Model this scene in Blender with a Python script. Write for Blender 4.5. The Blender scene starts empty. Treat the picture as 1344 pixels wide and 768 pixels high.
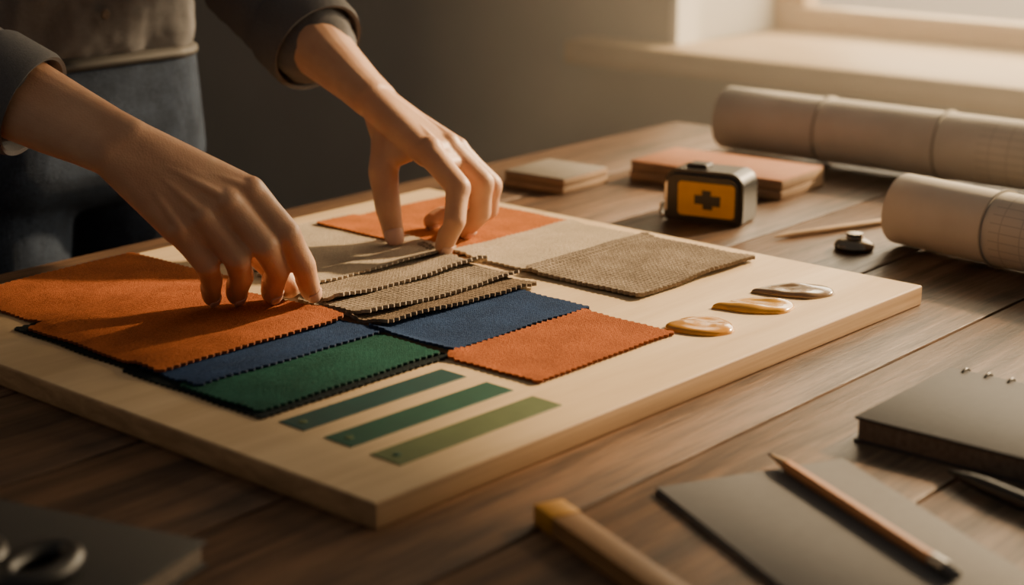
import bpy, bmesh, math, random
from mathutils import Vector, Matrix, noise
random.seed(4)
V = Vector
TABLE = 0.75
BTOP = 0.767

# ------------------------------------------------------------------ materials
def nt_new(name):
    m = bpy.data.materials.new(name); m.use_nodes = True
    nt = m.node_tree; nt.nodes.clear()
    out = nt.nodes.new('ShaderNodeOutputMaterial')
    b = nt.nodes.new('ShaderNodeBsdfPrincipled')
    nt.links.new(b.outputs[0], out.inputs[0])
    return m, nt, b
def node(nt, t, **kw):
    n = nt.nodes.new(t)
    for k, v in kw.items():
        if k in n.inputs: n.inputs[k].default_value = v
        else: setattr(n, k, v)
    return n
def c4(c): return (c[0], c[1], c[2], 1)
def coords(nt, scale=(1,1,1)):
    tc = nt.nodes.new('ShaderNodeTexCoord')
    mp = nt.nodes.new('ShaderNodeMapping'); mp.inputs['Scale'].default_value = scale
    nt.links.new(tc.outputs['Object'], mp.inputs['Vector'])
    return mp.outputs[0]
def ramp(nt, fac, stops):
    r = nt.nodes.new('ShaderNodeValToRGB')
    e = r.color_ramp.elements
    while len(e) < len(stops): e.new(0.5)
    for i, (p, c) in enumerate(stops):
        e[i].position = p; e[i].color = c4(c)
    nt.links.new(fac, r.inputs[0]); return r.outputs[0]
def bump(nt, b, height, strength, dist):
    n = nt.nodes.new('ShaderNodeBump'); n.inputs['Strength'].default_value = strength
    n.inputs['Distance'].default_value = dist
    nt.links.new(height, n.inputs['Height'])
    nt.links.new(n.outputs[0], b.inputs['Normal'])
def plain(name, col, rough=0.5, metal=0.0, var=0.12, nscale=60, bstr=0.15, bdist=0.0005, **kw):
    m, nt, b = nt_new(name)
    v = coords(nt)
    n = node(nt, 'ShaderNodeTexNoise', Scale=nscale, Detail=5.0); nt.links.new(v, n.inputs['Vector'])
    lo = [x*(1-var) for x in col]; hi = [min(1, x*(1+var)) for x in col]
    nt.links.new(ramp(nt, n.outputs['Fac'], [(0.3, lo), (0.7, hi)]), b.inputs['Base Color'])
    b.inputs['Roughness'].default_value = rough; b.inputs['Metallic'].default_value = metal
    for k, x in kw.items(): b.inputs[k.replace('_', ' ')].default_value = x
    bump(nt, b, n.outputs['Fac'], bstr, bdist)
    return m
RIM = {}
def fabric(name, col, wscale=900, bstr=0.85, bdist=0.0016, var=0.32, coarse=False, sheen=0.18, rim=0.5):
    m, nt, b = nt_new(name)
    v = coords(nt)
    w1 = node(nt, 'ShaderNodeTexWave', Scale=wscale/6.28, Distortion=2.5, Detail=1.0, bands_direction='X')
    w2 = node(nt, 'ShaderNodeTexWave', Scale=wscale/6.28, Distortion=2.5, Detail=1.0, bands_direction='Y')
    w1.inputs['Detail Scale'].default_value = 30; w2.inputs['Detail Scale'].default_value = 30
    nf = node(nt, 'ShaderNodeTexNoise', Scale=(360 if coarse else 420), Detail=4.0, Roughness=0.75)
    nb = node(nt, 'ShaderNodeTexNoise', Scale=32, Detail=4.0)
    for t in (w1, w2, nf, nb): nt.links.new(v, t.inputs['Vector'])
    mx = node(nt, 'ShaderNodeMath', operation='MAXIMUM'); nt.links.new(w1.outputs['Fac'], mx.inputs[0]); nt.links.new(w2.outputs['Fac'], mx.inputs[1])
    wt = node(nt, 'ShaderNodeMath', operation='MULTIPLY'); nt.links.new(mx.outputs[0], wt.inputs[0]); wt.inputs[1].default_value = 1.0 if coarse else 0.35
    ad = node(nt, 'ShaderNodeMath', operation='MULTIPLY_ADD'); nt.links.new(nf.outputs['Fac'], ad.inputs[0]); ad.inputs[1].default_value = 2.4; nt.links.new(wt.outputs[0], ad.inputs[2])
    off = 0.0 if coarse else 0.5
    mm = node(nt, 'ShaderNodeMath', operation='MULTIPLY_ADD'); nt.links.new(ad.outputs[0], mm.inputs[0]); mm.inputs[1].default_value = 0.42
    n5 = node(nt, 'ShaderNodeMath', operation='MULTIPLY_ADD'); nt.links.new(nb.outputs['Fac'], n5.inputs[0]); n5.inputs[1].default_value = 0.6; n5.inputs[2].default_value = -0.45+off*0.42
    nt.links.new(n5.outputs[0], mm.inputs[2])
    lo = [x*(1-var) for x in col]; hi = [min(1, x*(1+var)) for x in col]
    nt.links.new(ramp(nt, mm.outputs[0], [(0.48, lo), (0.86, hi)]), b.inputs['Base Color'])
    b.inputs['Roughness'].default_value = 0.95
    b.inputs['Specular IOR Level'].default_value = 0.08
    b.inputs['Sheen Weight'].default_value = sheen; b.inputs['Sheen Roughness'].default_value = 0.5
    b.inputs['Sheen Tint'].default_value = c4([min(1, x*1.3+0.06) for x in col])
    bump(nt, b, ad.outputs[0], bstr, bdist)
    if rim: RIM[name] = plain(name+'_cut_edge', [x*rim for x in col], 0.95, var=0.3, nscale=400)
    return m
def wood(name, dark, light, rough=0.5, stretch=(2.2, 30, 30), island=False, bstr=0.25, bdist=0.0008, fine=0.35):
    m, nt, b = nt_new(name)
    v = coords(nt, stretch)
    if island:
        g = nt.nodes.new('ShaderNodeNewGeometry')
        vm = node(nt, 'ShaderNodeVectorMath', operation='SCALE'); vm.inputs[0].default_value = (13, 57, 31)
        nt.links.new(g.outputs['Random Per Island'], vm.inputs['Scale'])
        va = node(nt, 'ShaderNodeVectorMath', operation='ADD'); nt.links.new(v, va.inputs[0]); nt.links.new(vm.outputs[0], va.inputs[1])
        v = va.outputs[0]
    n1 = node(nt, 'ShaderNodeTexNoise', Scale=1.0, Detail=6.0, Roughness=0.6, Distortion=0.6)
    n2 = node(nt, 'ShaderNodeTexNoise', Scale=7.0, Detail=5.0, Roughness=0.7)
    nt.links.new(v, n1.inputs['Vector']); nt.links.new(v, n2.inputs['Vector'])
    mm = node(nt, 'ShaderNodeMath', operation='MULTIPLY_ADD'); nt.links.new(n2.outputs['Fac'], mm.inputs[0]); mm.inputs[1].default_value = fine
    nt.links.new(n1.outputs['Fac'], mm.inputs[2])
    cen = 0.5+fine*0.5
    col = ramp(nt, mm.outputs[0], [(cen-.17, dark), (cen, [(a+c)/2 for a, c in zip(dark, light)]), (cen+.17, light)])
    if island:
        mr = node(nt, 'ShaderNodeMapRange'); nt.links.new(g.outputs['Random Per Island'], mr.inputs[0])
        mr.inputs[3].default_value = 0.70; mr.inputs[4].default_value = 1.22
        hs = node(nt, 'ShaderNodeHueSaturation'); nt.links.new(mr.outputs[0], hs.inputs['Value']); nt.links.new(col, hs.inputs['Color'])
        col = hs.outputs[0]
    nt.links.new(col, b.inputs['Base Color'])
    rr = node(nt, 'ShaderNodeMapRange'); nt.links.new(mm.outputs[0], rr.inputs[0]); rr.inputs[1].default_value = .4; rr.inputs[2].default_value = 1
    rr.inputs[3].default_value = rough+0.12; rr.inputs[4].default_value = rough-0.08
    nt.links.new(rr.outputs[0], b.inputs['Roughness'])
    bump(nt, b, mm.outputs[0], bstr, bdist)
    return m

M_table = wood('walnut_table_wood', (0.034, 0.018, 0.010), (0.185, 0.104, 0.058), 0.44, (2.6, 42, 42), island=True, bstr=.6, bdist=.0014, fine=.7)
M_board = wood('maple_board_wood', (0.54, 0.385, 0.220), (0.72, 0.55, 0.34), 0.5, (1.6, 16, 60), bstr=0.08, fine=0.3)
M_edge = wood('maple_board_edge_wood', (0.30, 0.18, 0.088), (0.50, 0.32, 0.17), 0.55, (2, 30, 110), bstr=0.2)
M_orange = fabric('orange_felt', (0.40, 0.115, 0.036))
M_orange2 = fabric('bright_orange_felt', (0.53, 0.170, 0.047))
M_blue = fabric('blue_felt', (0.021, 0.047, 0.120), rim=.6)
M_green = fabric('green_felt', (0.014, 0.076, 0.058), rim=.6)
M_dark = fabric('charcoal_felt', (0.012, 0.018, 0.020))
M_cream = fabric('cream_linen', (0.60, 0.50, 0.37), wscale=900, var=.16, rim=.7)
M_beige = fabric('beige_wool', (0.46, 0.37, 0.275), wscale=520, coarse=True, bstr=0.95, bdist=0.0020, var=.38, rim=.65)
M_taupe = fabric('taupe_tweed', (0.37, 0.295, 0.22), wscale=430, coarse=True, bstr=1.0, bdist=0.0026, var=0.5, rim=.65)
M_brownk = fabric('brown_tweed', (0.25, 0.182, 0.125), wscale=430, coarse=True, bstr=1.0, bdist=0.0026, var=0.5, rim=.6)
M_teal = plain('teal_paint', (0.006, 0.050, 0.048), 0.5, var=0.1)
M_gpaint = plain('green_paint', (0.009, 0.070, 0.047), 0.5, var=0.1)
M_olive = plain('olive_paint', (0.088, 0.120, 0.045), 0.55, var=0.1)
M_ochre = plain('ochre_paint', (0.60, 0.27, 0.03), 0.16, var=0.15, nscale=40, bstr=0.3, bdist=0.001, Coat_Weight=0.8)
M_yellow = plain('golden_paint', (0.68, 0.34, 0.04), 0.16, var=0.15, nscale=40, bstr=0.3, bdist=0.001, Coat_Weight=0.8)
M_brownp = plain('umber_paint', (0.21, 0.14, 0.085), 0.16, var=0.2, nscale=40, bstr=0.3, bdist=0.001, Coat_Weight=0.8)
M_wall = plain('plaster_wall', (0.42, 0.40, 0.36), 0.9, var=0.06, nscale=6, bstr=0.3, bdist=0.002)
M_white = plain('white_reveal_paint', (0.75, 0.72, 0.66), 0.7, var=0.03, nscale=8)
M_sill = wood('oak_sill_wood', (0.48, 0.35, 0.21), (0.64, 0.49, 0.32), 0.5, (30, 2, 30))
M_floor = wood('oak_floor_wood', (0.08, 0.05, 0.03), (0.16, 0.1, 0.06), 0.5, (1, 9, 9), island=True)
M_black = plain('black_plastic', (0.012, 0.012, 0.012), 0.35, var=0.2)
M_dgrey = plain('charcoal_cover', (0.036, 0.036, 0.040), 0.6, var=0.12, nscale=200)
M_blackc = plain('black_cover', (0.013, 0.012, 0.012), 0.65, var=0.12, nscale=200)
M_gray = plain('grey_card', (0.10, 0.10, 0.104), 0.75, var=0.06, nscale=150)
M_pages = plain('paper_pages', (0.14, 0.11, 0.085), 0.85, var=0.25, nscale=300)
M_tyellow = plain('yellow_plastic', (0.66, 0.34, 0.012), 0.4, var=0.06)
M_steel = plain('brushed_steel', (0.55, 0.53, 0.5), 0.3, 1.0, var=0.05)
M_rulery = plain('yellow_ruler_paint', (0.48, 0.23, 0.025), 0.5, var=0.15, nscale=80)
M_rulerw = wood('ruler_wood', (0.20, 0.10, 0.035), (0.34, 0.18, 0.07), 0.5, (30, 6, 30))
M_pencil = plain('orange_pencil_lacquer', (0.45, 0.19, 0.07), 0.35, var=0.08)
M_pwood = plain('sharpened_cedar', (0.50, 0.34, 0.20), 0.7)
M_lead = plain('graphite', (0.03, 0.03, 0.03), 0.4)
M_tile = plain('taupe_tile', (0.20, 0.172, 0.14), 0.6, var=0.08)
M_band = plain('roll_band', (0.38, 0.35, 0.30), 0.7, var=0.08)
M_tileo = plain('terracotta_tile', (0.46, 0.20, 0.10), 0.6, var=0.08)
M_tileb = plain('tile_body', (0.30, 0.19, 0.11), 0.75, var=0.1)
M_shirt = fabric('grey_shirt_cotton', (0.120, 0.118, 0.122), wscale=1400, bstr=0.4, bdist=.0006, rim=0, var=.12)
M_jeans = fabric('dark_denim', (0.032, 0.044, 0.070), wscale=1100, bstr=0.6, var=0.4, rim=0)
M_leather = plain('black_leather', (0.018, 0.015, 0.013), 0.7)
M_hair = plain('dark_brown_hair', (0.03, 0.018, 0.01), 0.5)
M_nail = plain('fingernail', (0.64, 0.40, 0.30), 0.28, var=0.04)
M_eye = plain('eye_white', (0.8, 0.78, 0.74), 0.2)
M_lip = plain('lip_skin', (0.45, 0.16, 0.12), 0.45)

def make_skin():
    m, nt, b = nt_new('skin')
    v = coords(nt)
    n = node(nt, 'ShaderNodeTexNoise', Scale=28, Detail=4.0); nt.links.new(v, n.inputs['Vector'])
    nt.links.new(ramp(nt, n.outputs['Fac'], [(0.3, (0.52, 0.275, 0.16)), (0.7, (0.62, 0.36, 0.22))]), b.inputs['Base Color'])
    b.inputs['Roughness'].default_value = 0.46
    b.inputs['Subsurface Weight'].default_value = 0.12
    b.inputs['Subsurface Radius'].default_value = (1.0, 0.35, 0.18)
    b.inputs['Subsurface Scale'].default_value = 0.006
    vo = node(nt, 'ShaderNodeTexVoronoi', Scale=650); nt.links.new(v, vo.inputs['Vector'])
    n2 = node(nt, 'ShaderNodeTexNoise', Scale=220, Detail=4.0); nt.links.new(v, n2.inputs['Vector'])
    ad = node(nt, 'ShaderNodeMath', operation='ADD'); nt.links.new(vo.outputs['Distance'], ad.inputs[0]); nt.links.new(n2.outputs['Fac'], ad.inputs[1])
    bump(nt, b, ad.outputs[0], 0.3, 0.0004)
    return m
M_skin = make_skin()

def make_paper(name, lo, hi):
    m, nt, b = nt_new(name)
    v = coords(nt)
    n = node(nt, 'ShaderNodeTexNoise', Scale=25, Detail=4.0); nt.links.new(v, n.inputs['Vector'])
    base = ramp(nt, n.outputs['Fac'], [(0.3, (0.64, 0.59, 0.51)), (0.7, (0.71, 0.66, 0.58))])
    br = node(nt, 'ShaderNodeTexBrick', Scale=1.0); br.inputs['Mortar Size'].default_value = 0.0006; br.offset = 0.0
    br.inputs['Brick Width'].default_value = 0.021; br.inputs['Row Height'].default_value = 0.0085; br.inputs['Mortar Smooth'].default_value = 0.0
    br.inputs['Color1'].default_value = (1, 1, 1, 1); br.inputs['Color2'].default_value = (.96, .96, .96, 1); br.inputs['Mortar'].default_value = (0.42, 0.42, 0.44, 1)
    sp = node(nt, 'ShaderNodeSeparateXYZ'); nt.links.new(v, sp.inputs[0])
    at = node(nt, 'ShaderNodeMath', operation='ARCTAN2'); nt.links.new(sp.outputs['X'], at.inputs[0]); nt.links.new(sp.outputs['Z'], at.inputs[1])
    sc = node(nt, 'ShaderNodeMath', operation='MULTIPLY'); nt.links.new(at.outputs[0], sc.inputs[0]); sc.inputs[1].default_value = 0.035
    cb = node(nt, 'ShaderNodeCombineXYZ'); nt.links.new(sp.outputs['Y'], cb.inputs[0]); nt.links.new(sc.outputs[0], cb.inputs[1])
    nt.links.new(cb.outputs[0], br.inputs['Vector'])
    g1 = node(nt, 'ShaderNodeMath', operation='GREATER_THAN'); nt.links.new(sp.outputs['Y'], g1.inputs[0]); g1.inputs[1].default_value = lo
    g2 = node(nt, 'ShaderNodeMath', operation='LESS_THAN'); nt.links.new(sp.outputs['Y'], g2.inputs[0]); g2.inputs[1].default_value = hi
    mk = node(nt, 'ShaderNodeMath', operation='MULTIPLY'); nt.links.new(g1.outputs[0], mk.inputs[0]); nt.links.new(g2.outputs[0], mk.inputs[1])
    m2 = node(nt, 'ShaderNodeMath', operation='MULTIPLY'); nt.links.new(mk.outputs[0], m2.inputs[0]); m2.inputs[1].default_value = 0.42
    mix = node(nt, 'ShaderNodeMix', data_type='RGBA', blend_type='MULTIPLY')
    nt.links.new(m2.outputs[0], mix.inputs['Factor']); nt.links.new(base, mix.inputs[6]); nt.links.new(br.outputs['Color'], mix.inputs[7])
    nt.links.new(mix.outputs[2], b.inputs['Base Color'])
    b.inputs['Roughness'].default_value = 0.8
    return m

# ------------------------------------------------------------------ mesh helpers
def obj_from(name, verts, faces, mats, parent=None, loc=(0,0,0), rotz=0.0, smooth=False, midx=None):
    me = bpy.data.meshes.new(name); me.from_pydata([tuple(v) for v in verts], [], faces); me.update()
    o = bpy.data.objects.new(name, me); bpy.context.scene.collection.objects.link(o)
    for m in (mats if isinstance(mats, (list, tuple)) else [mats]): me.materials.append(m)
    if midx: 
        for p, i in zip(me.polygons, midx): p.material_index = i
    if smooth:
        for p in me.polygons: p.use_smooth = True
    o.location = loc; o.rotation_euler = (0, 0, rotz)
    if parent: o.parent = parent
    return o
def empty(name, loc=(0,0,0), rotz=0.0):
    e = bpy.data.objects.new(name, None); e.empty_display_size = 0.05
    bpy.context.scene.collection.objects.link(e); e.location = loc; e.rotation_euler = (0, 0, rotz); return e
def bm_obj(name, bm, mats, parent=None, loc=(0,0,0), rotz=0.0, smooth=False, autos=False):
    me = bpy.data.meshes.new(name); bm.to_mesh(me); bm.free()
    o = bpy.data.objects.new(name, me); bpy.context.scene.collection.objects.link(o)
    for m in (mats if isinstance(mats, (list, tuple)) else [mats]): me.materials.append(m)
    if smooth or autos:
        for p in me.polygons: p.use_smooth = True
    if autos:
        es = o.modifiers.new('split', 'EDGE_SPLIT'); es.split_angle = math.radians(35)
    o.location = loc; o.rotation_euler = (0, 0, rotz)
    if parent: o.parent = parent
    return o
def add_box(bm, lo, hi, bev=0.0, seg=2, mi=0):
    b2 = bmesh.new(); bmesh.ops.create_cube(b2, size=1)
    lo = V(lo); hi = V(hi)
    for v in b2.verts:
        v.co = V(((v.co.x+.5)*(hi.x-lo.x)+lo.x, (v.co.y+.5)*(hi.y-lo.y)+lo.y, (v.co.z+.5)*(hi.z-lo.z)+lo.z))
    if bev > 0: bmesh.ops.bevel(b2, geom=list(b2.edges), offset=bev, segments=seg, affect='EDGES', profile=0.5)
    for f in b2.faces: f.material_index = mi
    me = bpy.data.meshes.new('tmp'); b2.to_mesh(me); b2.free(); bm.from_mesh(me); bpy.data.meshes.remove(me)
def box(name, lo, hi, mat, bev=0.002, parent=None, loc=(0,0,0), rotz=0.0):
    bm = bmesh.new(); add_box(bm, lo, hi, bev); return bm_obj(name, bm, mat, parent, loc, rotz, autos=True)

_ico = {}
def sphere_pts(sub):
    if sub not in _ico:
        b = bmesh.new(); bmesh.ops.create_icosphere(b, subdivisions=sub, radius=1); _ico[sub] = [v.co.copy() for v in b.verts]; b.free()
    return _ico[sub]
class Blob:
    def __init__(s): s.v = []; s.f = []
    def hull(s, balls, sub=3):
        b = bmesh.new()
        for bl in balls:
            c = V(bl[0]); r = bl[1]
            if not isinstance(r, (tuple, list)): r = (r, r, r)
            for p in sphere_pts(sub): b.verts.new((c.x+p.x*r[0], c.y+p.y*r[1], c.z+p.z*r[2]))
        res = bmesh.ops.convex_hull(b, input=list(b.verts))
        junk = [e for e in set(res['geom_interior']+res['geom_unused']) if isinstance(e, bmesh.types.BMVert) and e.is_valid]
        bmesh.ops.delete(b, geom=junk, context='VERTS')
        loose = [v for v in b.verts if not v.link_faces]
        bmesh.ops.delete(b, geom=loose, context='VERTS')
        bmesh.ops.recalc_face_normals(b, faces=list(b.faces))
        b.verts.index_update(); o = len(s.v)
        s.v += [v.co.copy() for v in b.verts]; s.f += [[v.index+o for v in f.verts] for f in b.faces]; b.free()
    def chain(s, pts, sub=3):
        for a, c in zip(pts[:-1], pts[1:]): s.hull([a, c], sub)
    def build(s, name, mat, voxel, smooth, parent=None):
        o = obj_from(name, s.v, s.f, mat)
        r = o.modifiers.new('r', 'REMESH'); r.mode = 'VOXEL'; r.voxel_size = voxel; r.use_smooth_shade = True
        m = o.modifiers.new('s', 'SMOOTH'); m.factor = 0.5; m.iterations = smooth
        dg = bpy.context.evaluated_depsgraph_get(); dg.update()
        me = bpy.data.meshes.new_from_object(o.evaluated_get(dg))
        o.modifiers.clear(); o.data = me; me.name = name
        for p in me.polygons: p.use_smooth = True
        if not me.materials: me.materials.append(mat)
        if parent: o.parent = parent
        return o

def lathe(name, prof, mat, parent=None, seg=48, matrix=None, smooth=True, midx=None):
    """prof: list of (r, h) along local z"""
    vs = []; fs = []; mi = []
    for r, h in prof:
        for k in range(seg):
            a = 2*math.pi*k/seg; vs.append(V((r*math.cos(a), r*math.sin(a), h)))
    for i in range(len(prof)-1):
        for k in range(seg):
            fs.append([i*seg+k, i*seg+(k+1) % seg, (i+1)*seg+(k+1) % seg, (i+1)*seg+k]); mi.append(midx[i] if midx else 0)
    fs.append(list(range(seg))[::-1]); mi.append(midx[0] if midx else 0)
    fs.append([(len(prof)-1)*seg+k for k in range(seg)]); mi.append(midx[-1] if midx else 0)
    if matrix: vs = [matrix @ v for v in vs]
    o = obj_from(name, vs, fs, mat, parent, smooth=smooth, midx=mi)
    es = o.modifiers.new('split', 'EDGE_SPLIT'); es.split_angle = math.radians(40)
    return o
def axis_matrix(p, d):
    d = V(d).normalized(); q = d.to_track_quat('Z', 'Y'); return Matrix.Translation(V(p)) @ q.to_matrix().to_4x4()

# ------------------------------------------------------------------ room
bm = bmesh.new()
y = -2.6
while y < 3.2:
    add_box(bm, (-2.6, y+0.001, -0.02), (1.75, min(y+0.14, 3.2), 0.0), 0.001, 1); y += 0.141
bm_obj('floor', bm, M_floor)
WX = 1.75
WT = 1.86
bm = bmesh.new()
add_box(bm, (WX, -2.6, 0), (WX+0.36, 3.2, 0.735))
add_box(bm, (WX, -2.6, WT), (WX+0.36, 3.2, 2.7))
add_box(bm, (WX, 1.04, 0.735), (WX+0.36, 3.2, WT))
add_box(bm, (WX, -2.6, 0.735), (WX+0.36, -1.7, WT))
bm_obj('wall_right', bm, M_wall)
box('wall_back', (-2.6, 3.2, 0), (WX+0.36, 3.35, 2.7), M_wall, 0)
box('baseboard_right', (WX-0.015, -2.6, 0), (WX, 3.2, 0.09), M_white, 0.003)
win = empty('window_1', (WX+0.2, -0.33, 0.735))
def wpart(n, lo, hi, m, b=0.003):
    o = box(n, lo, hi, m, b); o.parent = win; o.location = (-(WX+0.2), 0.33, -0.735); return o
wpart('sill', (WX-0.07, -1.75, 0.725), (WX+0.36, 1.22, 0.766), M_sill, 0.004)
wpart('reveal_left', (WX-0.002, 1.03, 0.766), (WX+0.36, 1.045, WT), M_white, 0)
wpart('reveal_far', (WX-0.002, -1.705, 0.766), (WX+0.36, -1.69, WT), M_white, 0)
wpart('reveal_top', (WX-0.002, -1.69, WT-.015), (WX+0.36, 1.03, WT+.005), M_white, 0)
wpart('frame_bottom', (WX+0.30, -1.69, 0.766), (WX+0.35, 1.03, 0.808), M_sill)
wpart('frame_top', (WX+0.30, -1.69, WT-.06), (WX+0.35, 1.03, WT-.015), M_sill)
wpart('frame_left', (WX+0.30, 0.97, 0.808), (WX+0.35, 1.03, WT-.06), M_sill)
wpart('frame_right', (WX+0.30, -1.69, 0.808), (WX+0.35, -1.63, WT-.06), M_sill)
wpart('mullion', (WX+0.30, -1.02, 0.808), (WX+0.34, -0.98, WT-.06), M_sill)

# ------------------------------------------------------------------ table
TX0, TX1 = -0.52, 1.215
tab = empty('wooden_table', (0.35, -0.15, 0))
bm = bmesh.new()
seams = [-0.95, -0.80, -0.655, -0.51, -0.365, -0.215, -0.07, 0.075, 0.22, 0.365, 0.51, 0.656]
for a, b_ in zip(seams[:-1], seams[1:]):
    add_box(bm, (TX0, a+0.0012, TABLE-0.032), (TX1, b_-0.0012, TABLE), 0.0018, 2)
def tpart(o): o.parent = tab; o.location = (-0.35, 0.15, 0); return o
tpart(bm_obj('top_planks', bm, M_table, autos=True))
tpart(box('underlay', (TX0+.01, -0.94, TABLE-0.045), (TX1-.01, 0.645, TABLE-0.031), M_dark, 0))
bm = bmesh.new()
add_box(bm, (TX0+.06, -0.90, TABLE-0.13), (TX1-.06, -0.875, TABLE-0.045)); add_box(bm, (TX0+.06, 0.58, TABLE-0.13), (TX1-.06, 0.605, TABLE-0.045))
add_box(bm, (TX0+.06, -0.90, TABLE-0.13), (TX0+.085, 0.6, TABLE-0.045)); add_box(bm, (TX1-.085, -0.90, TABLE-0.13), (TX1-.06, 0.6, TABLE-0.045))
tpart(bm_obj('apron', bm, M_table))
bm = bmesh.new()
for x in (TX0+.05, TX1-.12):
    for yy in (-0.91, 0.545): add_box(bm, (x, yy, 0), (x+.07, yy+.07, TABLE-0.045), 0.004)
tpart(bm_obj('legs', bm, M_table))

# ------------------------------------------------------------------ board
BR = math.radians(-1.2)
bm = bmesh.new(); add_box(bm, (0, 0, 0), (0.628, 0.575, BTOP-TABLE), 0.0018, 3)
for f in bm.faces:
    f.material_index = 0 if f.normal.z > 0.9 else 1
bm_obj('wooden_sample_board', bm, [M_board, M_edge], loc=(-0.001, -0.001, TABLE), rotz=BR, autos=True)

# ------------------------------------------------------------------ fabric swatches
layers = []
def hgt(x, y):
    h = 0
    for (x0, x1, y0, y1, t) in layers:
        d = max(x0-x, x-x1, y0-y, y-y1)
        s = 1.0 if d < 0.002 else max(0.0, 1-(d-0.002)/0.012)
        s = s*s*(3-2*s); h += t*s
    return h
def swatch(name, x0, x1, y0, y1, mat, th=0.0016, rot=0.0, wav=0.0006, curls=(), seed=0, tooth=0.0021, cell=0.0030, reg=True):
    cx, cy = (x0+x1)/2, (y0+y1)/2; w, h = x1-x0, y1-y0
    nx = max(4, int(w/cell)//2*2); ny = max(4, int(h/cell)//2*2)
    cr, sr = math.cos(rot), math.sin(rot)
    vs = []; fs = []
    for j in range(ny+1):
        for i in range(nx+1):
            x = -w/2+w*i/nx; yy = -h/2+h*j/ny
            tx = ty = 0
            if i == 0 and j % 2: tx = -tooth
            if i == nx and j % 2: tx = tooth
            if j == 0 and i % 2: ty = -tooth
            if j == ny and i % 2: ty = tooth
            u, v = i/nx, j/ny
            ox = 0.0026*noise.noise(V((v*3, seed*3.1, 1)))*(2*u-1); oy = 0.0026*noise.noise(V((u*3, seed*5.3, 7)))*(2*v-1)
            X = x+tx+ox; Y = yy+ty+oy
            wx, wy = cx+X*cr-Y*sr, cy+X*sr+Y*cr
            z = hgt(wx, wy)+0.0002+wav*(1+noise.noise(V((wx*28, wy*28, seed*2.7))))*0.9
            if tx or ty: z += 0.0004*noise.noise(V((wx*300, wy*300, 3)))
            for (side, amp, rng) in curls:
                d = {'x0': x+w/2, 'x1': w/2-x, 'y0': yy+h/2, 'y1': h/2-yy}[side]
                along = (v if side[0] == 'x' else u)
                z += amp*max(0, 1-d/rng)**2*(0.55+0.45*math.sin(along*6+seed))
            vs.append((X, Y, z))
    for j in range(ny):
        for i in range(nx):
            a = j*(nx+1)+i; fs.append([a, a+1, a+nx+2, a+nx+1])
    o = obj_from(name, vs, fs, [mat, RIM[mat.name]], loc=(cx, cy, BTOP), rotz=rot, smooth=True)
    s = o.modifiers.new('thick', 'SOLIDIFY'); s.thickness = th; s.offset = 1; s.material_offset_rim = 1
    e = o.modifiers.new('split', 'EDGE_SPLIT'); e.split_angle = math.radians(50)
    if reg: layers.append((x0, x1, y0, y1, th+0.0003))
    return o
R = math.radians
swatch('fabric_swatch', .052, .230, .152, .300, M_dark, 0.0010, R(-1.5), seed=1)
swatch('fabric_swatch', .060, .215, .285, .445, M_dark, 0.0010, R(-2), seed=2)
swatch('fabric_swatch', .055, .226, .160, .240, M_green, 0.0016, R(-1.2), seed=3)
swatch('fabric_swatch', .062, .235, .226, .292, M_blue, 0.0016, R(-1.5), seed=4)
swatch('fabric_swatch', .082, .262, .418, .562, M_orange, 0.0018, R(1.0), wav=.001, seed=5)
swatch('fabric_swatch', .064, .236, .270, .430, M_orange, 0.0020, R(-1.5), wav=.0013, curls=(('x1', .004, .03),), seed=6)
swatch('fabric_swatch', .298, .486, .372, .532, M_cream, 0.0018, R(-2), wav=.001, seed=7)
swatch('fabric_swatch', .440, .612, .340, .516, M_orange2, 0.0018, R(-2.5), wav=.0008, seed=8)
swatch('fabric_swatch', .446, .606, .256, .346, M_cream, 0.0022, R(-.8), wav=.0008, seed=9)
swatch('fabric_swatch', .440, .604, .136, .258, M_taupe, 0.0030, R(-1.0), wav=.0012, curls=(('y0', .003, .03),), seed=10)
swatch('fabric_swatch', .232, .390, .153, .238, M_blue, 0.0020, R(-1.6), wav=.0006, curls=(('y0', .0015, .02),), seed=11)
swatch('fabric_swatch', .222, .378, .062, .148, M_orange, 0.0020, R(-1.0), wav=.0006, seed=12)
swatch('fabric_swatch', .240, .412, .226, .300, M_brownk, 0.0026, R(-2), wav=.0014, curls=(('y0', .003, .02),), seed=13)
swatch('fabric_swatch', .250, .420, .252, .335, M_taupe, 0.0026, R(-3), wav=.0014, curls=(('y0', .004, .02),), seed=14)
swatch('fabric_swatch', .262, .432, .296, .378, M_beige, 0.0026, R(-3), wav=.0014, curls=(('y0', .005, .02), ('x1', .004, .03)), seed=15)
swatch('fabric_swatch', .285, .450, .352, .420, M_cream, 0.0020, R(-5), wav=.0012, curls=(('y0', .003, .02),), seed=16)

# ------------------------------------------------------------------ painted sample strips
def strip(y0, y1, x0, x1, mat):
    bm = bmesh.new(); w, h = x1-x0, y1-y0
    add_box(bm, (-w/2, -h/2, 0), (w/2, h/2, 0.0007), 0.0003, 1)
    e = bm_obj('paint_sample_strip', bm, mat, loc=((x0+x1)/2, (y0+y1)/2, BTOP+0.0001), rotz=R(-2.2))
    lathe('dot', [(0.0028, 0.0006), (0.0028, 0.0010), (0.002, 0.0012)], M_olive if mat is not M_olive else M_gpaint, parent=e, seg=20, matrix=Matrix.Translation((-w/2+0.01, 0, 0)))
strip(.114, .139, .054, .202, M_teal); strip(.070, .096, .053, .201, M_gpaint); strip(.026, .053, .051, .199, M_olive)

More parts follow.
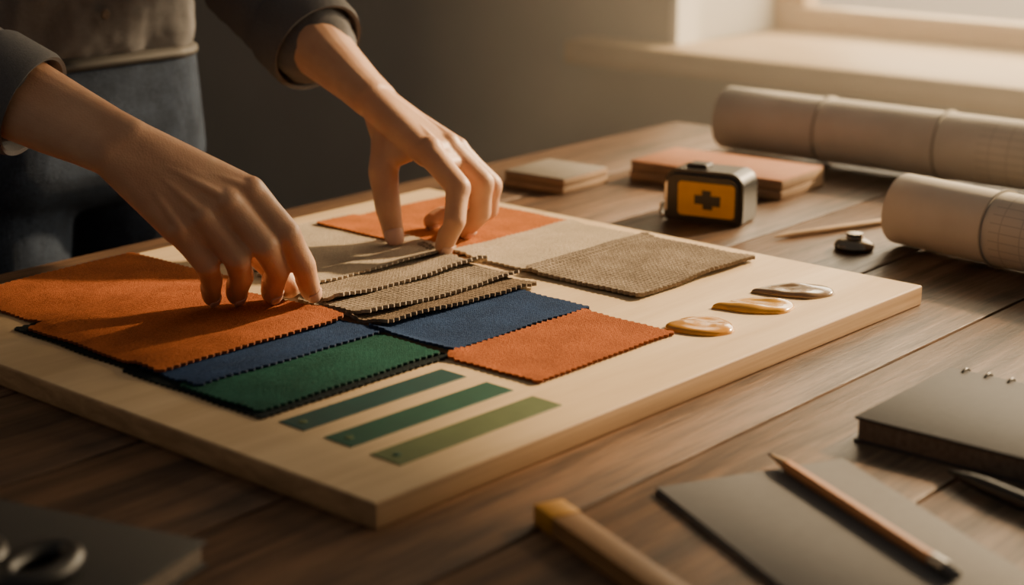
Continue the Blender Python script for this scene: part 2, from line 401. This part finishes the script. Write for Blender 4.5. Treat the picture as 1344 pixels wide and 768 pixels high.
# ------------------------------------------------------------------ paint dabs
def dab(name, cx, cy, L, W, ang, mat, tip=0.35, seed=0, H=0.0062):
    nr, na = 20, 72; vs = [V((0, 0, H*.70))]; fs = []
    for i in range(1, nr+1):
        rho = i/nr
        for k in range(na):
            t = 2*math.pi*k/na
            c, s = math.cos(t), math.sin(t)
            taper = 1-tip*(0.5-0.5*c)**1.5
            px = c*L/2; py = s*W/2*taper*(1+0.14*noise.noise(V((c*1.3, s*1.3, seed))))
            px += 0.06*L*noise.noise(V((c*1.2, s*1.2, seed+9)))
            z = H*(max(0, 1-rho**4))**0.5*(.70+.30*rho**2)
            X, Y = px*rho, py*rho
            z += 0.0009*math.sin((Y+.3*X)*260+seed*2)*(1-rho**2)*min(1, rho*2)+0.0016*noise.noise(V((X*50, Y*50, seed)))*(1-rho**3)
            vs.append(V((X, Y, max(0, z))))
    for k in range(na): fs.append([0, 1+k, 1+(k+1) % na])
    for i in range(nr-1):
        for k in range(na):
            a = 1+i*na; fs.append([a+k, a+na+k, a+na+(k+1) % na, a+(k+1) % na])
    fs.append([1+(nr-1)*na+k for k in range(na)][::-1])
    return obj_from(name, vs, fs, mat, loc=(cx, cy, BTOP-0.0001), rotz=ang, smooth=True)
ra = math.atan2(-0.76, 0.65)
dab('paint_dab', .405, .056, .054, .050, ra, M_ochre, 0.3, 1)
dab('paint_dab', .478, .056, .066, .050, ra, M_yellow, 0.75, 2)
dab('paint_dab', .537, .056, .068, .046, ra, M_brownp, 0.6, 3)

# ------------------------------------------------------------------ tape measure
tm = empty('tape_measure', (.772, .297, TABLE), math.atan2(-83, 19))
def rrect(w, h, rt, rb, n=8):
    pts = []
    for (cx, cy, r, a0) in ((w/2-rt, h-rt, rt, 0), (-w/2+rt, h-rt, rt, 90), (-w/2+rb, rb, rb, 180), (w/2-rb, rb, rb, 270)):
        for i in range(n+1):
            a = R(a0+90*i/n); pts.append((cx+r*math.cos(a), cy+r*math.sin(a)))
    return pts
def prism(name, pts, y0, y1, mat, parent, bev=0.003):
    bm = bmesh.new(); vs = [bm.verts.new((p[0], y0, p[1])) for p in pts]
    f = bm.faces.new(vs); r = bmesh.ops.extrude_face_region(bm, geom=[f])
    for v in [g for g in r['geom'] if isinstance(g, bmesh.types.BMVert)]: v.co.y = y1
    bmesh.ops.recalc_face_normals(bm, faces=bm.faces)
    if bev:
        ed = [e for e in bm.edges if abs(e.verts[0].co.y-e.verts[1].co.y) < 1e-6]
        bmesh.ops.bevel(bm, geom=ed, offset=bev, segments=3, affect='EDGES')
    return bm_obj(name, bm, mat, parent, autos=True)
prism('case', rrect(.084, .053, .015, .006), -.024, .024, M_black, tm, .005)
prism('label', rrect(.060, .034, .004, .004), -.0012, .0, M_tyellow, tm, .0004).location = (.005, -.0240, .008)
prism('label_mark', [(-.013, .014), (-.004, .014), (-.004, .009), (.006, .009), (.006, .013), (.014, .013), (.014, .023), (.004, .023), (.004, .028), (-.005, .028), (-.005, .023), (-.013, .023)], -.0022, -.0011, M_black, tm, 0).location = (.006, -.0238, .0065)
prism('lock_button', rrect(.022, .010, .003, .001), -.009, .009, M_dgrey, tm, .001).location = (-.012, 0, .047)
prism('chrome_trim', rrect(.010, .030, .003, .003), -.0255, -.015, M_steel, tm, .001).location = (-.035, 0.002, .010)
box('blade_hook', (-.050, -.010, .001), (-.040, .010, .0022), M_steel, .0004, tm)
box('blade_tab', (-.051, -.010, .001), (-.0498, .010, .014), M_steel, .0004, tm)

# ------------------------------------------------------------------ tiles
def tile(name, cx, cy, w, d, h, rot, mtop, mbody, n=1):
    e = empty(name, (cx, cy, TABLE), rot)
    hh = h/n
    for k in range(n):
        box('slab_%d' % (k+1), (-w/2+.001*k, -d/2, hh*k), (w/2, d/2-.001*k, hh*(k+1)-.0005), mbody, .0015, e)
    box('face', (-w/2+.001, -d/2+.001, h-.0008), (w/2-.001, d/2-.001, h+.0008), mtop, .0006, e)
tile('sample_tile_stack', .804, .523, .084, .082, .0165, R(3), M_tile, M_tileb, 2)
tile('terracotta_sample_tile', .932, .385, .098, .190, .021, R(4), M_tileo, M_tileb, 2)

# ------------------------------------------------------------------ blueprint rolls
def roll(name, p0, p1, rad, bands, paper):
    p0 = V(p0); p1 = V(p1); L = (p1-p0).length; mid = (p0+p1)/2
    d = p1-p0; ang = math.atan2(d.y, d.x)-math.pi/2
    turns, n = 4.2, 64; N = int(turns*n); vs = []; fs = []
    ny = 12
    for j in range(ny+1):
        for i in range(N+1):
            t = i/N; r = rad*(0.72+0.28*t)-0.0008; a = 2*math.pi*turns*t - 2.2
            e = 0.004*noise.noise(V((a*0.5, 0, rad*50))) if j in (0, ny) else 0
            vs.append((r*math.cos(a), -L/2+L*j/ny+e+(0.006*(1-t) if j == ny else 0), r*math.sin(a)))
    for j in range(ny):
        for i in range(N):
            a = j*(N+1)+i; fs.append([a, a+1, a+N+2, a+N+1])
    e = empty(name, (mid.x, mid.y, TABLE+rad+.0012), ang)
    o = obj_from('paper', vs, fs, paper, e, smooth=True)
    s = o.modifiers.new('t', 'SOLIDIFY'); s.thickness = .0006
    for k, (b, w) in enumerate(bands):
        prof = [(rad+.0002, -w/2), (rad+.0009, -w/2), (rad+.0009, w/2), (rad+.0002, w/2)]
        lathe('band_%d' % (k+1), prof, M_band, e, 64, Matrix.Translation((0, b, 0)) @ Matrix.Rotation(R(90), 4, 'X'))
roll('blueprint_roll', (1.105, -.42, 0), (1.098, .492, 0), .0385, [(.32, .002), (.17, .002), (.02, .002)], make_paper('blueprint_paper', -.06, .12))
roll('blueprint_roll', (.722, -.40, 0), (.802, .098, 0), .0345, [(.145, .0015)], make_paper('blueprint_paper_printed', -.02, .137))

# ------------------------------------------------------------------ small stick + knob
def rod(name, a, b, r, mat, parent=None, seg=16, tip=0.0):
    a = V(a); b = V(b); L = (b-a).length
    prof = [(r*.4 if not tip else r*.15, 0), (r, .004 if not tip else tip), (r, L-.003), (r*.7, L)]
    return lathe(name, prof, mat, parent, seg, axis_matrix(a, b-a))
rod('wooden_dowel', (.739, .201, TABLE+.0032), (.890, .144, TABLE+.0032), .003, M_pwood, tip=.02)
lathe('metal_drawer_knob', [(.014, 0.0002), (.018, .001), (.019, .004), (.017, .0075), (.012, .010), (.008, .0112), (.0072, .013), (.0085, .0145), (.0075, .016), (.003, .0165)],
      plain('aged_nickel', (0.26, 0.22, 0.175), 0.25, 1.0), None, 40, Matrix.Translation((.757, .124, TABLE)))

# ------------------------------------------------------------------ spiral notebook
nb = empty('spiral_notebook', (.305, -.134, TABLE), R(0))
box('back_cover', (0, -.23, 0), (.135, 0, .0018), M_dgrey, .0005, nb)
box('page_block', (.002, -.228, .0018), (.133, -.002, .0155), M_pages, .0006, nb)
box('front_cover', (0, -.23, .0155), (.135, 0, .0176), M_dgrey, .0006, nb)
bm = bmesh.new()
for k in range(13):
    yy = -.012-.017*k; segs, ms = 24, 8; R0, r0 = .0085, .0011; ring_ = []
    for i in range(segs):
        a = 2*math.pi*i/segs; row = []
        for j in range(ms):
            b_ = 2*math.pi*j/ms; rr = R0+r0*math.cos(b_)
            row.append(bm.verts.new((.133+rr*math.cos(a), yy+r0*math.sin(b_), .0105+rr*math.sin(a))))
        ring_.append(row)
    for i in range(segs):
        for j in range(ms): bm.faces.new([ring_[i][j], ring_[(i+1) % segs][j], ring_[(i+1) % segs][(j+1) % ms], ring_[i][(j+1) % ms]])
bm_obj('spiral_wire', bm, M_black, nb, smooth=True)

# ------------------------------------------------------------------ grey pad, pencil, pen, ruler
pad = empty('grey_card_pad', (.149, -.088, TABLE), math.atan2(-.465, .885))
box('card_1', (0, -.20, 0), (.132, 0, .0022), M_gray, .0004, pad)
box('card_2', (.001, -.199, .0023), (.131, -.001, .0042), M_gray, .0004, pad)
pc = empty('pencil', (.19, -.2, TABLE+.0082))
a = V((.232, -.115, .7582)); b_ = V((.144, -.288, .7582)); d = (b_-a); L = d.length; r = .0039
o = lathe('hexagonal_body', [(r*.98, .022), (r, .023), (r, L-.022)], M_pencil, None, 6, axis_matrix(a, d), smooth=False)
parts = [o, lathe('sharpened_tip', [(.0004, 0), (.0012, .005), (.0012, .0051), (r*.97, .0225)], [M_lead, M_pwood], None, 20, axis_matrix(a, d), midx=[0, 0, 1]),
 lathe('ferrule', [(r*.95, L-.022), (r*1.05, L-.021), (r*.98, L-.017), (r*1.05, L-.013), (r*1.05, L-.009)], M_steel, None, 24, axis_matrix(a, d)),
 lathe('eraser', [(r*.95, L-.010), (r*.95, L-.002), (r*.7, L)], M_gray, None, 24, axis_matrix(a, d))]
for p in parts: p.parent = pc; p.location = -V(pc.location)
pn = empty('ballpoint_pen', (.27, -.28, TABLE+.006))
a = V((.284, -.212, .7558)); b_ = V((.244, -.345, .7558)); d = b_-a; L = d.length
for p in [lathe('barrel', [(.0009, 0), (.0016, .004), (.0042, .018), (.0052, .03), (.0055, L*.6), (.0052, L-.01), (.003, L)], M_black, None, 28, axis_matrix(a, d)),
          lathe('clip_ring', [(.0054, L*.62), (.0058, L*.625), (.0058, L*.65), (.0054, L*.655)], M_steel, None, 28, axis_matrix(a, d))]:
    p.parent = pn; p.location = -V(pn.location)
ru = empty('folding_ruler', (.074, -.067, TABLE), math.atan2(-.93, -.36)+math.pi/2)
box('lower_leaf', (-.0095, -.20, 0), (.0085, .0, .0055), M_rulerw, .0006, ru)
box('upper_leaf', (-.009, -.20, .0058), (.009, -.001, .0118), M_rulerw, .0006, ru)
box('end_cap', (-.0096, -.021, .0), (.0096, .001, .0124), M_rulery, .0008, ru)
lathe('hinge_rivet', [(.006, 0), (.006, .0008), (.003, .0013)], M_steel, ru, 24, Matrix.Translation((0, -.16, .0118)))

# ------------------------------------------------------------------ dark notebook + scissors at the near left
dn = empty('black_notebook', (-.094, .035, TABLE), math.atan2(.96, -.276)-math.pi/2)
box('lower_cover', (-.13, 0, 0), (0, .21, .002), M_blackc, .0006, dn)
box('page_block', (-.129, .002, .002), (-.002, .208, .013), M_pages, .0006, dn)
box('upper_cover', (-.13, 0, .013), (0, .21, .0152), M_blackc, .0006, dn)
sc = empty('scissors', (-.192, .082, TABLE+.0152), R(30))
def ring(name, cx, cy, rx, ry, rot, r0, mat, parent, z):
    bm = bmesh.new(); segs, ms = 40, 12; rr = []
    for i in range(segs):
        a = 2*math.pi*i/segs; c = V((rx*math.cos(a), ry*math.sin(a), 0)); nrm = V((math.cos(a)/rx, math.sin(a)/ry, 0)).normalized(); row = []
        for j in range(ms):
            b_ = 2*math.pi*j/ms; p = c+nrm*(r0*math.cos(b_))+V((0, 0, r0*.9*math.sin(b_)))
            p = Matrix.Rotation(rot, 3, 'Z') @ p; row.append(bm.verts.new((cx+p.x, cy+p.y, z+p.z)))
        rr.append(row)
    for i in range(segs):
        for j in range(ms): bm.faces.new([rr[i][j], rr[(i+1) % segs][j], rr[(i+1) % segs][(j+1) % ms], rr[i][(j+1) % ms]])
    bm_obj(name, bm, mat, parent, smooth=True)
ring('handle_loop_1', 0, .019, .024, .015, R(12), .0068, M_black, sc, .0062)
ring('handle_loop_2', 0, -.022, .022, .014, R(-12), .0068, M_black, sc, .0062)
def blade(name, s):
    prof = [(-.025, s*.010), (-.032, s*.003), (-.06, -s*.002), (-.15, -s*.006), (-.075, -s*.011), (-.05, -s*.009), (-.025, s*.0)]
    bm = bmesh.new(); vs = [bm.verts.new((p[0], p[1], .004+.0012*(s > 0))) for p in prof]; f = bm.faces.new(vs)
    r_ = bmesh.ops.extrude_face_region(bm, geom=[f])
    for v in [g for g in r_['geom'] if isinstance(g, bmesh.types.BMVert)]: v.co.z += .0012
    bmesh.ops.recalc_face_normals(bm, faces=bm.faces); bm_obj(name, bm, M_steel, sc)
blade('blade_1', 1); blade('blade_2', -1)
lathe('pivot_screw', [(.004, .003), (.004, .0072), (.002, .0078)], M_steel, sc, 20, Matrix.Translation((-.055, -.003, 0)))

# ------------------------------------------------------------------ the person
person = empty('person', (.40, .87, 0))
def adopt(o): o.parent = person; o.location = o.location-V(person.location); return o
def mm(*a): return V(a)/1000

def build_hand(tag, J, dref, elbow, fa, rs, tlook):
    B = Blob()
    wr = J['wr']; w = (J['p0']-J['i0']).normalized()
    dn_ = (J['m0']-wr).cross(w).normalized()
    if dn_.dot(V(dref)) < 0: dn_ = -dn_
    K = 1.12
    fr = {'i': (.0112, .0098, .0087, .0072), 'm': (.0114, .0101, .0090, .0075), 'r': (.0108, .0097, .0087, .0072), 'p': (.0098, .0086, .0077, .0064)}
    fr = {k: tuple(x*K for x in v) for k, v in fr.items()}
    nails = []
    for k, rr in fr.items():
        P = [J[k+str(n)] for n in range(4)]
        for n in range(3):
            A, C = P[n], P[n+1]; Mi = (A+C)/2
            rmid = (rr[n]+rr[n+1])/2*(0.95)
            B.hull([(A, rr[n]), (Mi, rmid)]); B.hull([(Mi, rmid), (C, rr[n+1])])
        raw = (P[1]+P[2])/2-(P[0]+P[3])/2
        ax = (P[3]-P[2]).normalized(); dor = (raw-ax*raw.dot(ax)).normalized()
        B.hull([(P[3]-dor*.0008-ax*.002, rr[3]*1.02), (P[2].lerp(P[3], .5)-dor*.0012, rr[2]*.95)])
        B.hull([(P[1]+dor*.0014, rr[1]*.98), (P[1]+dor*.0014+(P[2]-P[1])*.12, rr[1]*.94)])
        B.hull([(P[1].lerp(P[0], .5)-dor*.0020, rr[1]*.98), (P[1].lerp(P[0], .75)-dor*.0018, rr[0]*.95)])
        nails.append((P[3], ax, dor, rr[3]))
    hw = .0105
    W1 = wr-w*hw; W2 = wr+w*hw
    pr = .0126
    pk = {k: J[k+'0']-dn_*.0025 for k in 'imrp'}
    B.hull([(W1, .0162), (pk['i'], pr), (pk['m'], pr)]); B.hull([(W1, .0162), (W2, .0156), (pk['m'], pr), (pk['r'], pr)]); B.hull([(W2, .0156), (pk['r'], pr), (pk['p'], .0118)])
    for k, r_ in (('i', .011), ('m', .0115), ('r', .012), ('p', .013)):
        B.hull([(wr.lerp(J[k+'0'], .2)-dn_*.006, .014), (J[k+'0'].lerp(wr, .2)-dn_*.007, r_)])
    for k in 'imrp':
        B.hull([(J[k+'0']+dn_*.0028, fr[k][0]*.90), (J[k+'0'].lerp(J[k+'1'], .15)+dn_*.0010, fr[k][0]*.90)])
        B.hull([(wr.lerp(J[k+'0'], .35)+dn_*.0104, .0034), (J[k+'0']+dn_*.0092, .0042)])
    for a, c in (('i', 'm'), ('m', 'r'), ('r', 'p')):
        B.hull([(J[a+'0'], .0088), (J[c+'0'], .0088), (J[a+'0'].lerp(J[a+'1'], .42), .0072), (J[c+'0'].lerp(J[c+'1'], .42), .0070)])
    T = [J['t%d' % n] for n in range(4)]; tr = (.0160, .0136, .0118, .0094)
    B.hull([(wr.lerp(T[0], .5), .015), (T[0], tr[0])])
    for n in range(3):
        Mi = (T[n]+T[n+1])/2; rm = (tr[n]+tr[n+1])/2*.96
        B.hull([(T[n], tr[n]), (Mi, rm)]); B.hull([(Mi, rm), (T[n+1], tr[n+1])])
    tax = (T[3]-T[2]).normalized(); td = V(tlook); td = (td-tax*td.dot(tax)).normalized()
    B.hull([(T[3]-td*.001-tax*.004, tr[3]*1.05), (T[3], tr[3]*.95)])
    nails.append((T[3], tax, td, tr[3]*1.06))
    B.hull([(T[0], .0135), (T[1], .0095), (J['i0'].lerp(wr, .35)-dn_*.003, .0095)])
    B.hull([(T[0].lerp(T[1], .7), .009), (J['i0'].lerp(wr, .12)-dn_*.003, .009), (J['i0'].lerp(wr, .5)-dn_*.003, .010)])
    q = [(0, .0165, hw), (.12, .0178, .0105), (.3, .0222, .0095), (.55, .0295, .007), (.8, .034, .005), (1, .034, .003)]
    path = [(wr.lerp(fa, min(1, t/.45)) if t < .45 else fa.lerp(elbow, (t-.45)/.55), r_*rs, o_) for t, r_, o_ in q]
    for (a, ra_, oa), (c, rc, oc) in zip(path[:-1], path[1:]):
        B.hull([(a-w*oa, ra_), (a+w*oa, ra_), (c-w*oc, rc), (c+w*oc, rc)])
    o = B.build(tag, M_skin, .0013, 6); adopt(o)
    vs = []; fs = []
    for (p, ax, dor, r_) in nails:
        side = ax.cross(dor).normalized(); o0 = len(vs); nu, nv = 8, 8
        cen = p+ax*(r_*.12)
        for i in range(nu+1):
            u = -1+2*i/nu
            for j in range(nv+1):
                t = -1+2*j/nv
                ang = t*1.0*(1-.12*max(0, u)**2-.2*max(0, -u)**3)
                ln = r_*.78*u*(1-0.22*t*t*(1 if u > 0 else .6))
                rad = r_*(1.0-.20*max(0, u)**2)+.0003
                vs.append(cen+ax*ln+dor*(math.cos(ang)*rad)+side*(math.sin(ang)*rad*.98))
        for i in range(nu):
            for j in range(nv):
                a = o0+i*(nv+1)+j; fs.append([a, a+1, a+nv+2, a+nv+1])
    n_ = obj_from(tag+'_nails', vs, fs, M_nail, smooth=True)
    s = n_.modifiers.new('t', 'SOLIDIFY'); s.thickness = .0006; s.offset = 0; adopt(n_)
    return dn_

RHJ = dict(wr=mm(125,387,906), i0=mm(197,327,869), i1=mm(210,303,839), i2=mm(229,305,809), i3=mm(247,317,782),
 m0=mm(177,330,864), m1=mm(192,308,833), m2=mm(213,317,807), m3=mm(224,337,782), r0=mm(160,339,855), r1=mm(176,321,824), r2=mm(193,336,802), r3=mm(205,357,781),
 p0=mm(145,349,846), p1=mm(161,338,818), p2=mm(176,351,800), p3=mm(190,369,780), t0=mm(163,381,877), t1=mm(208,375,836), t2=mm(235,359,806), t3=mm(243,338,783))
LHJ = dict(wr=mm(460,457,893), i0=mm(448,379,857), i1=mm(443,339,831), i2=mm(430,331,804), i3=mm(430,344,779),
 m0=mm(475,382,856), m1=mm(486,350,827), m2=mm(489,354,798), m3=mm(488,371,779), r0=mm(497,391,848), r1=mm(514,364,818), r2=mm(520,372,793), r3=mm(506,388,779),
 p0=mm(513,406,838), p1=mm(534,394,805), p2=mm(518,413,785), p3=mm(493,419,779), t0=mm(454,433,862), t1=mm(436,423,834), t2=mm(428,410,805), t3=mm(428,403,780))
RFA, REL = mm(114,477,928), mm(54,608,993)
LFA, LEL = mm(482,555,931), mm(496,661,988)
build_hand('right_hand_and_forearm', RHJ, (-.5, -.6, .6), REL, RFA, 1.0, (.6, .2, .5))
build_hand('left_hand_and_forearm', LHJ, (.1, -.6, .7), LEL, LFA, 1.08, (-.6, -.6, .3))

# shirt: torso + sleeves as one surface
S = Blob()
RSH, LSH = V((.225, .80, 1.27)), V((.545, .80, 1.27))
S.hull([((.40-.09, .86, .92), (.07, .095, .04)), ((.40+.08, .86, .92), (.07, .095, .04)), ((.33, .835, 1.08), (.07, .10, .05)), ((.46, .835, 1.08), (.07, .10, .05))])
S.hull([((.33, .835, 1.08), (.07, .10, .05)), ((.46, .835, 1.08), (.07, .10, .05)), ((.30, .80, 1.24), (.07, .10, .06)), ((.48, .80, 1.24), (.07, .10, .06))])
S.hull([((.28, .80, 1.28), .055), ((.49, .80, 1.28), .055), ((.385, .775, 1.34), .05)])
for sh, el, fa, tt, cr in ((RSH, REL, RFA, .10, .040), (LSH, LEL, LFA, .04, .0455)):
    S.hull([(sh, .062), ((.385, .81, 1.25), .08)])
    S.chain([(sh, .060), (sh.lerp(el, .5)+V((0, 0, -.004)), .054), (el, .050), (el.lerp(fa, .5)+V((0, 0, -.003)), .047), (fa.lerp(el, tt+.08), cr)])
shirt = S.build('shirt', M_shirt, .004, 6); adopt(shirt)
tex = bpy.data.textures.new('folds', 'CLOUDS'); tex.noise_scale = .05; tex.noise_depth = 2
dm = shirt.modifiers.new('folds', 'DISPLACE'); dm.texture = tex; dm.strength = .014; dm.mid_level = .5; dm.texture_coords = 'LOCAL'
for n, (el, fa, tt, cr) in enumerate(((REL, RFA, .0, .0405), (LEL, LFA, -.03, .046))):
    d = (fa-el).normalized(); p = fa.lerp(el, tt)-d*.045
    o = lathe('cuff_%d' % (n+1), [(cr*.9, .0), (cr+.0030, .001), (cr+.0045, .006), (cr+.0040, .022), (cr+.0035, .040), (cr+.0015, .0452), (cr-.0015, .044), (cr-.0030, .030), (cr-.004, .005)], M_shirt, None, 56, axis_matrix(p, d))
    adopt(o)
for k in range(3): adopt(lathe('button_%d' % (k+1), [(.0048, 0), (.0052, .001), (.0044, .002)], M_pages, None, 20, Matrix.Translation((.384, .7485, .955+.08*k)) @ Matrix.Rotation(R(90), 4, 'X')))

# trousers
T_ = Blob()
T_.hull([((.31, .86, .90), (.075, .10, .03)), ((.475, .86, .90), (.075, .10, .03)), ((.31, .87, .80), (.085, .115, .06)), ((.475, .87, .80), (.085, .115, .06))])
for hx, kx, axx in ((.31, .295, .285), (.475, .495, .51)):
    T_.chain([((hx, .87, .80), .092), ((kx, .855, .46), .066), ((axx, .90, .10), .052)])
adopt(T_.build('trousers', M_jeans, .006, 5))
Bt = Blob(); Bt.hull([((.31, .86, .905), (.0785, .104, .018)), ((.475, .86, .905), (.0785, .104, .018))]); adopt(Bt.build('belt', M_leather, .004, 2))
for n, x in enumerate((.285, .51)):
    Sh = Blob(); Sh.hull([((x, .92, .05), (.04, .045, .045)), ((x, .78, .035), (.042, .05, .032))]); Sh.hull([((x, .92, .014), (.04, .045, .012)), ((x, .78, .012), (.044, .055, .012))]); adopt(Sh.build('shoe_%d' % (n+1), M_leather, .005, 4))
# head and neck
H = Blob(); hc = V((.375, .70, 1.50))
H.chain([((.385, .785, 1.33), .055), ((.38, .745, 1.42), .052)])
H.hull([(hc+V((0, .02, .03)), (.074, .088, .082)), (hc+V((0, -.035, -.05)), (.048, .04, .045))])
H.hull([(hc+V((0, -.055, -.095)), (.024, .022, .018)), (hc+V((0, -.03, -.05)), (.05, .04, .04)), (hc+V((0, .03, -.04)), (.055, .05, .04))])
H.hull([(hc+V((0, -.092, .006)), (.007, .007, .008)), (hc+V((0, -.104, -.026)), (.013, .012, .009)), (hc+V((0, -.08, -.02)), (.012, .01, .012))])
H.hull([(hc+V((-.035, -.075, .022)), (.02, .01, .007)), (hc+V((.035, -.075, .022)), (.02, .01, .007))])
for s_ in (-1, 1): H.hull([(hc+V((s_*.077, .015, .0)), (.006, .014, .024)), (hc+V((s_*.073, .005, -.02)), (.006, .010, .014))])
adopt(H.build('head', M_skin, .003, 4))
for s_ in (-1, 1):
    e = Blob(); e.hull([(hc+V((s_*.030, -.074, .002)), (.014, .012, .009))]); adopt(e.build('eye_%d' % (1 if s_ < 0 else 2), M_eye, .0012, 2))
    e = Blob(); e.hull([(hc+V((s_*.030, -.0845, .0)), (.0055, .003, .0055))]); adopt(e.build('iris_%d' % (1 if s_ < 0 else 2), M_hair, .0008, 1))
e = Blob(); e.hull([(hc+V((-.016, -.080, -.060)), (.010, .007, .004)), (hc+V((.016, -.080, -.060)), (.010, .007, .004)), (hc+V((0, -.084, -.060)), (.010, .007, .007))]); adopt(e.build('mouth', M_lip, .0012, 2))
Hr = Blob(); Hr.hull([(hc+V((0, .035, .045)), (.084, .092, .082)), (hc+V((0, .06, -.02)), (.078, .06, .05))]); Hr.hull([(hc+V((0, .135, .02)), (.035, .035, .035))]); adopt(Hr.build('hair', M_hair, .004, 3))

# ------------------------------------------------------------------ sunlit dust haze in the window bay
hm = bpy.data.materials.new('dusty_air'); hm.use_nodes = True; nt = hm.node_tree; nt.nodes.clear()
out = nt.nodes.new('ShaderNodeOutputMaterial'); vs_ = nt.nodes.new('ShaderNodeVolumeScatter')
vs_.inputs['Density'].default_value = 0.22; vs_.inputs['Anisotropy'].default_value = 0.55; vs_.inputs['Color'].default_value = (1, .92, .80, 1)
nt.links.new(vs_.outputs[0], out.inputs['Volume'])
box('dusty_air', (1.23, -1.6, .001), (WX-.075, 2.6, 2.2), hm, 0)

# ------------------------------------------------------------------ light
sun = bpy.data.lights.new('sun', 'SUN'); sun.energy = 11.5; sun.color = (1.0, .70, .385); sun.angle = R(2.2)
so = bpy.data.objects.new('sun', sun); bpy.context.scene.collection.objects.link(so)
el_, az = R(27), R(-14)
sd = V((math.cos(el_)*math.cos(az), math.cos(el_)*math.sin(az), math.sin(el_)))
so.rotation_euler = sd.to_track_quat('Z', 'Y').to_euler(); so.location = (3, -1, 2)
al = bpy.data.lights.new('window_skylight', 'AREA'); al.shape = 'RECTANGLE'; al.size = 2.6; al.size_y = 1.0; al.energy = 55; al.color = (1.0, .80, .52)
ao = bpy.data.objects.new('window_skylight', al); bpy.context.scene.collection.objects.link(ao)
ao.location = (WX+.42, -.33, 1.31)
ao.rotation_euler = (R(90), 0, R(90))
w = bpy.data.worlds.new('world'); bpy.context.scene.world = w; w.use_nodes = True
nt = w.node_tree; nt.nodes.clear()
out = nt.nodes.new('ShaderNodeOutputWorld'); bg = nt.nodes.new('ShaderNodeBackground'); nt.links.new(bg.outputs[0], out.inputs[0])
tc = nt.nodes.new('ShaderNodeTexCoord'); dt = node(nt, 'ShaderNodeVectorMath', operation='DOT_PRODUCT'); dt.inputs[1].default_value = (.97, -.1, .2)
nt.links.new(tc.outputs['Generated'], dt.inputs[0])
nt.links.new(ramp(nt, dt.outputs['Value'], [(0.0, (.115, .102, .090)), (.6, (.17, .145, .115)), (1.0, (1.9, 1.35, .8))]), bg.inputs['Color'])
bg.inputs['Strength'].default_value = 1.0

# ------------------------------------------------------------------ camera
cam = bpy.data.cameras.new('camera'); co = bpy.data.objects.new('camera', cam); bpy.context.scene.collection.objects.link(co)
co.location = (-.6425, -.6534, 1.146); co.rotation_euler = (R(90-15.6), 0, R(-49.4))
cam.sensor_width = 36; cam.lens = 2265/1344*36; cam.clip_start = .02
cam.dof.use_dof = True; cam.dof.focus_distance = 1.36; cam.dof.aperture_fstop = 4.2
bpy.context.scene.camera = co
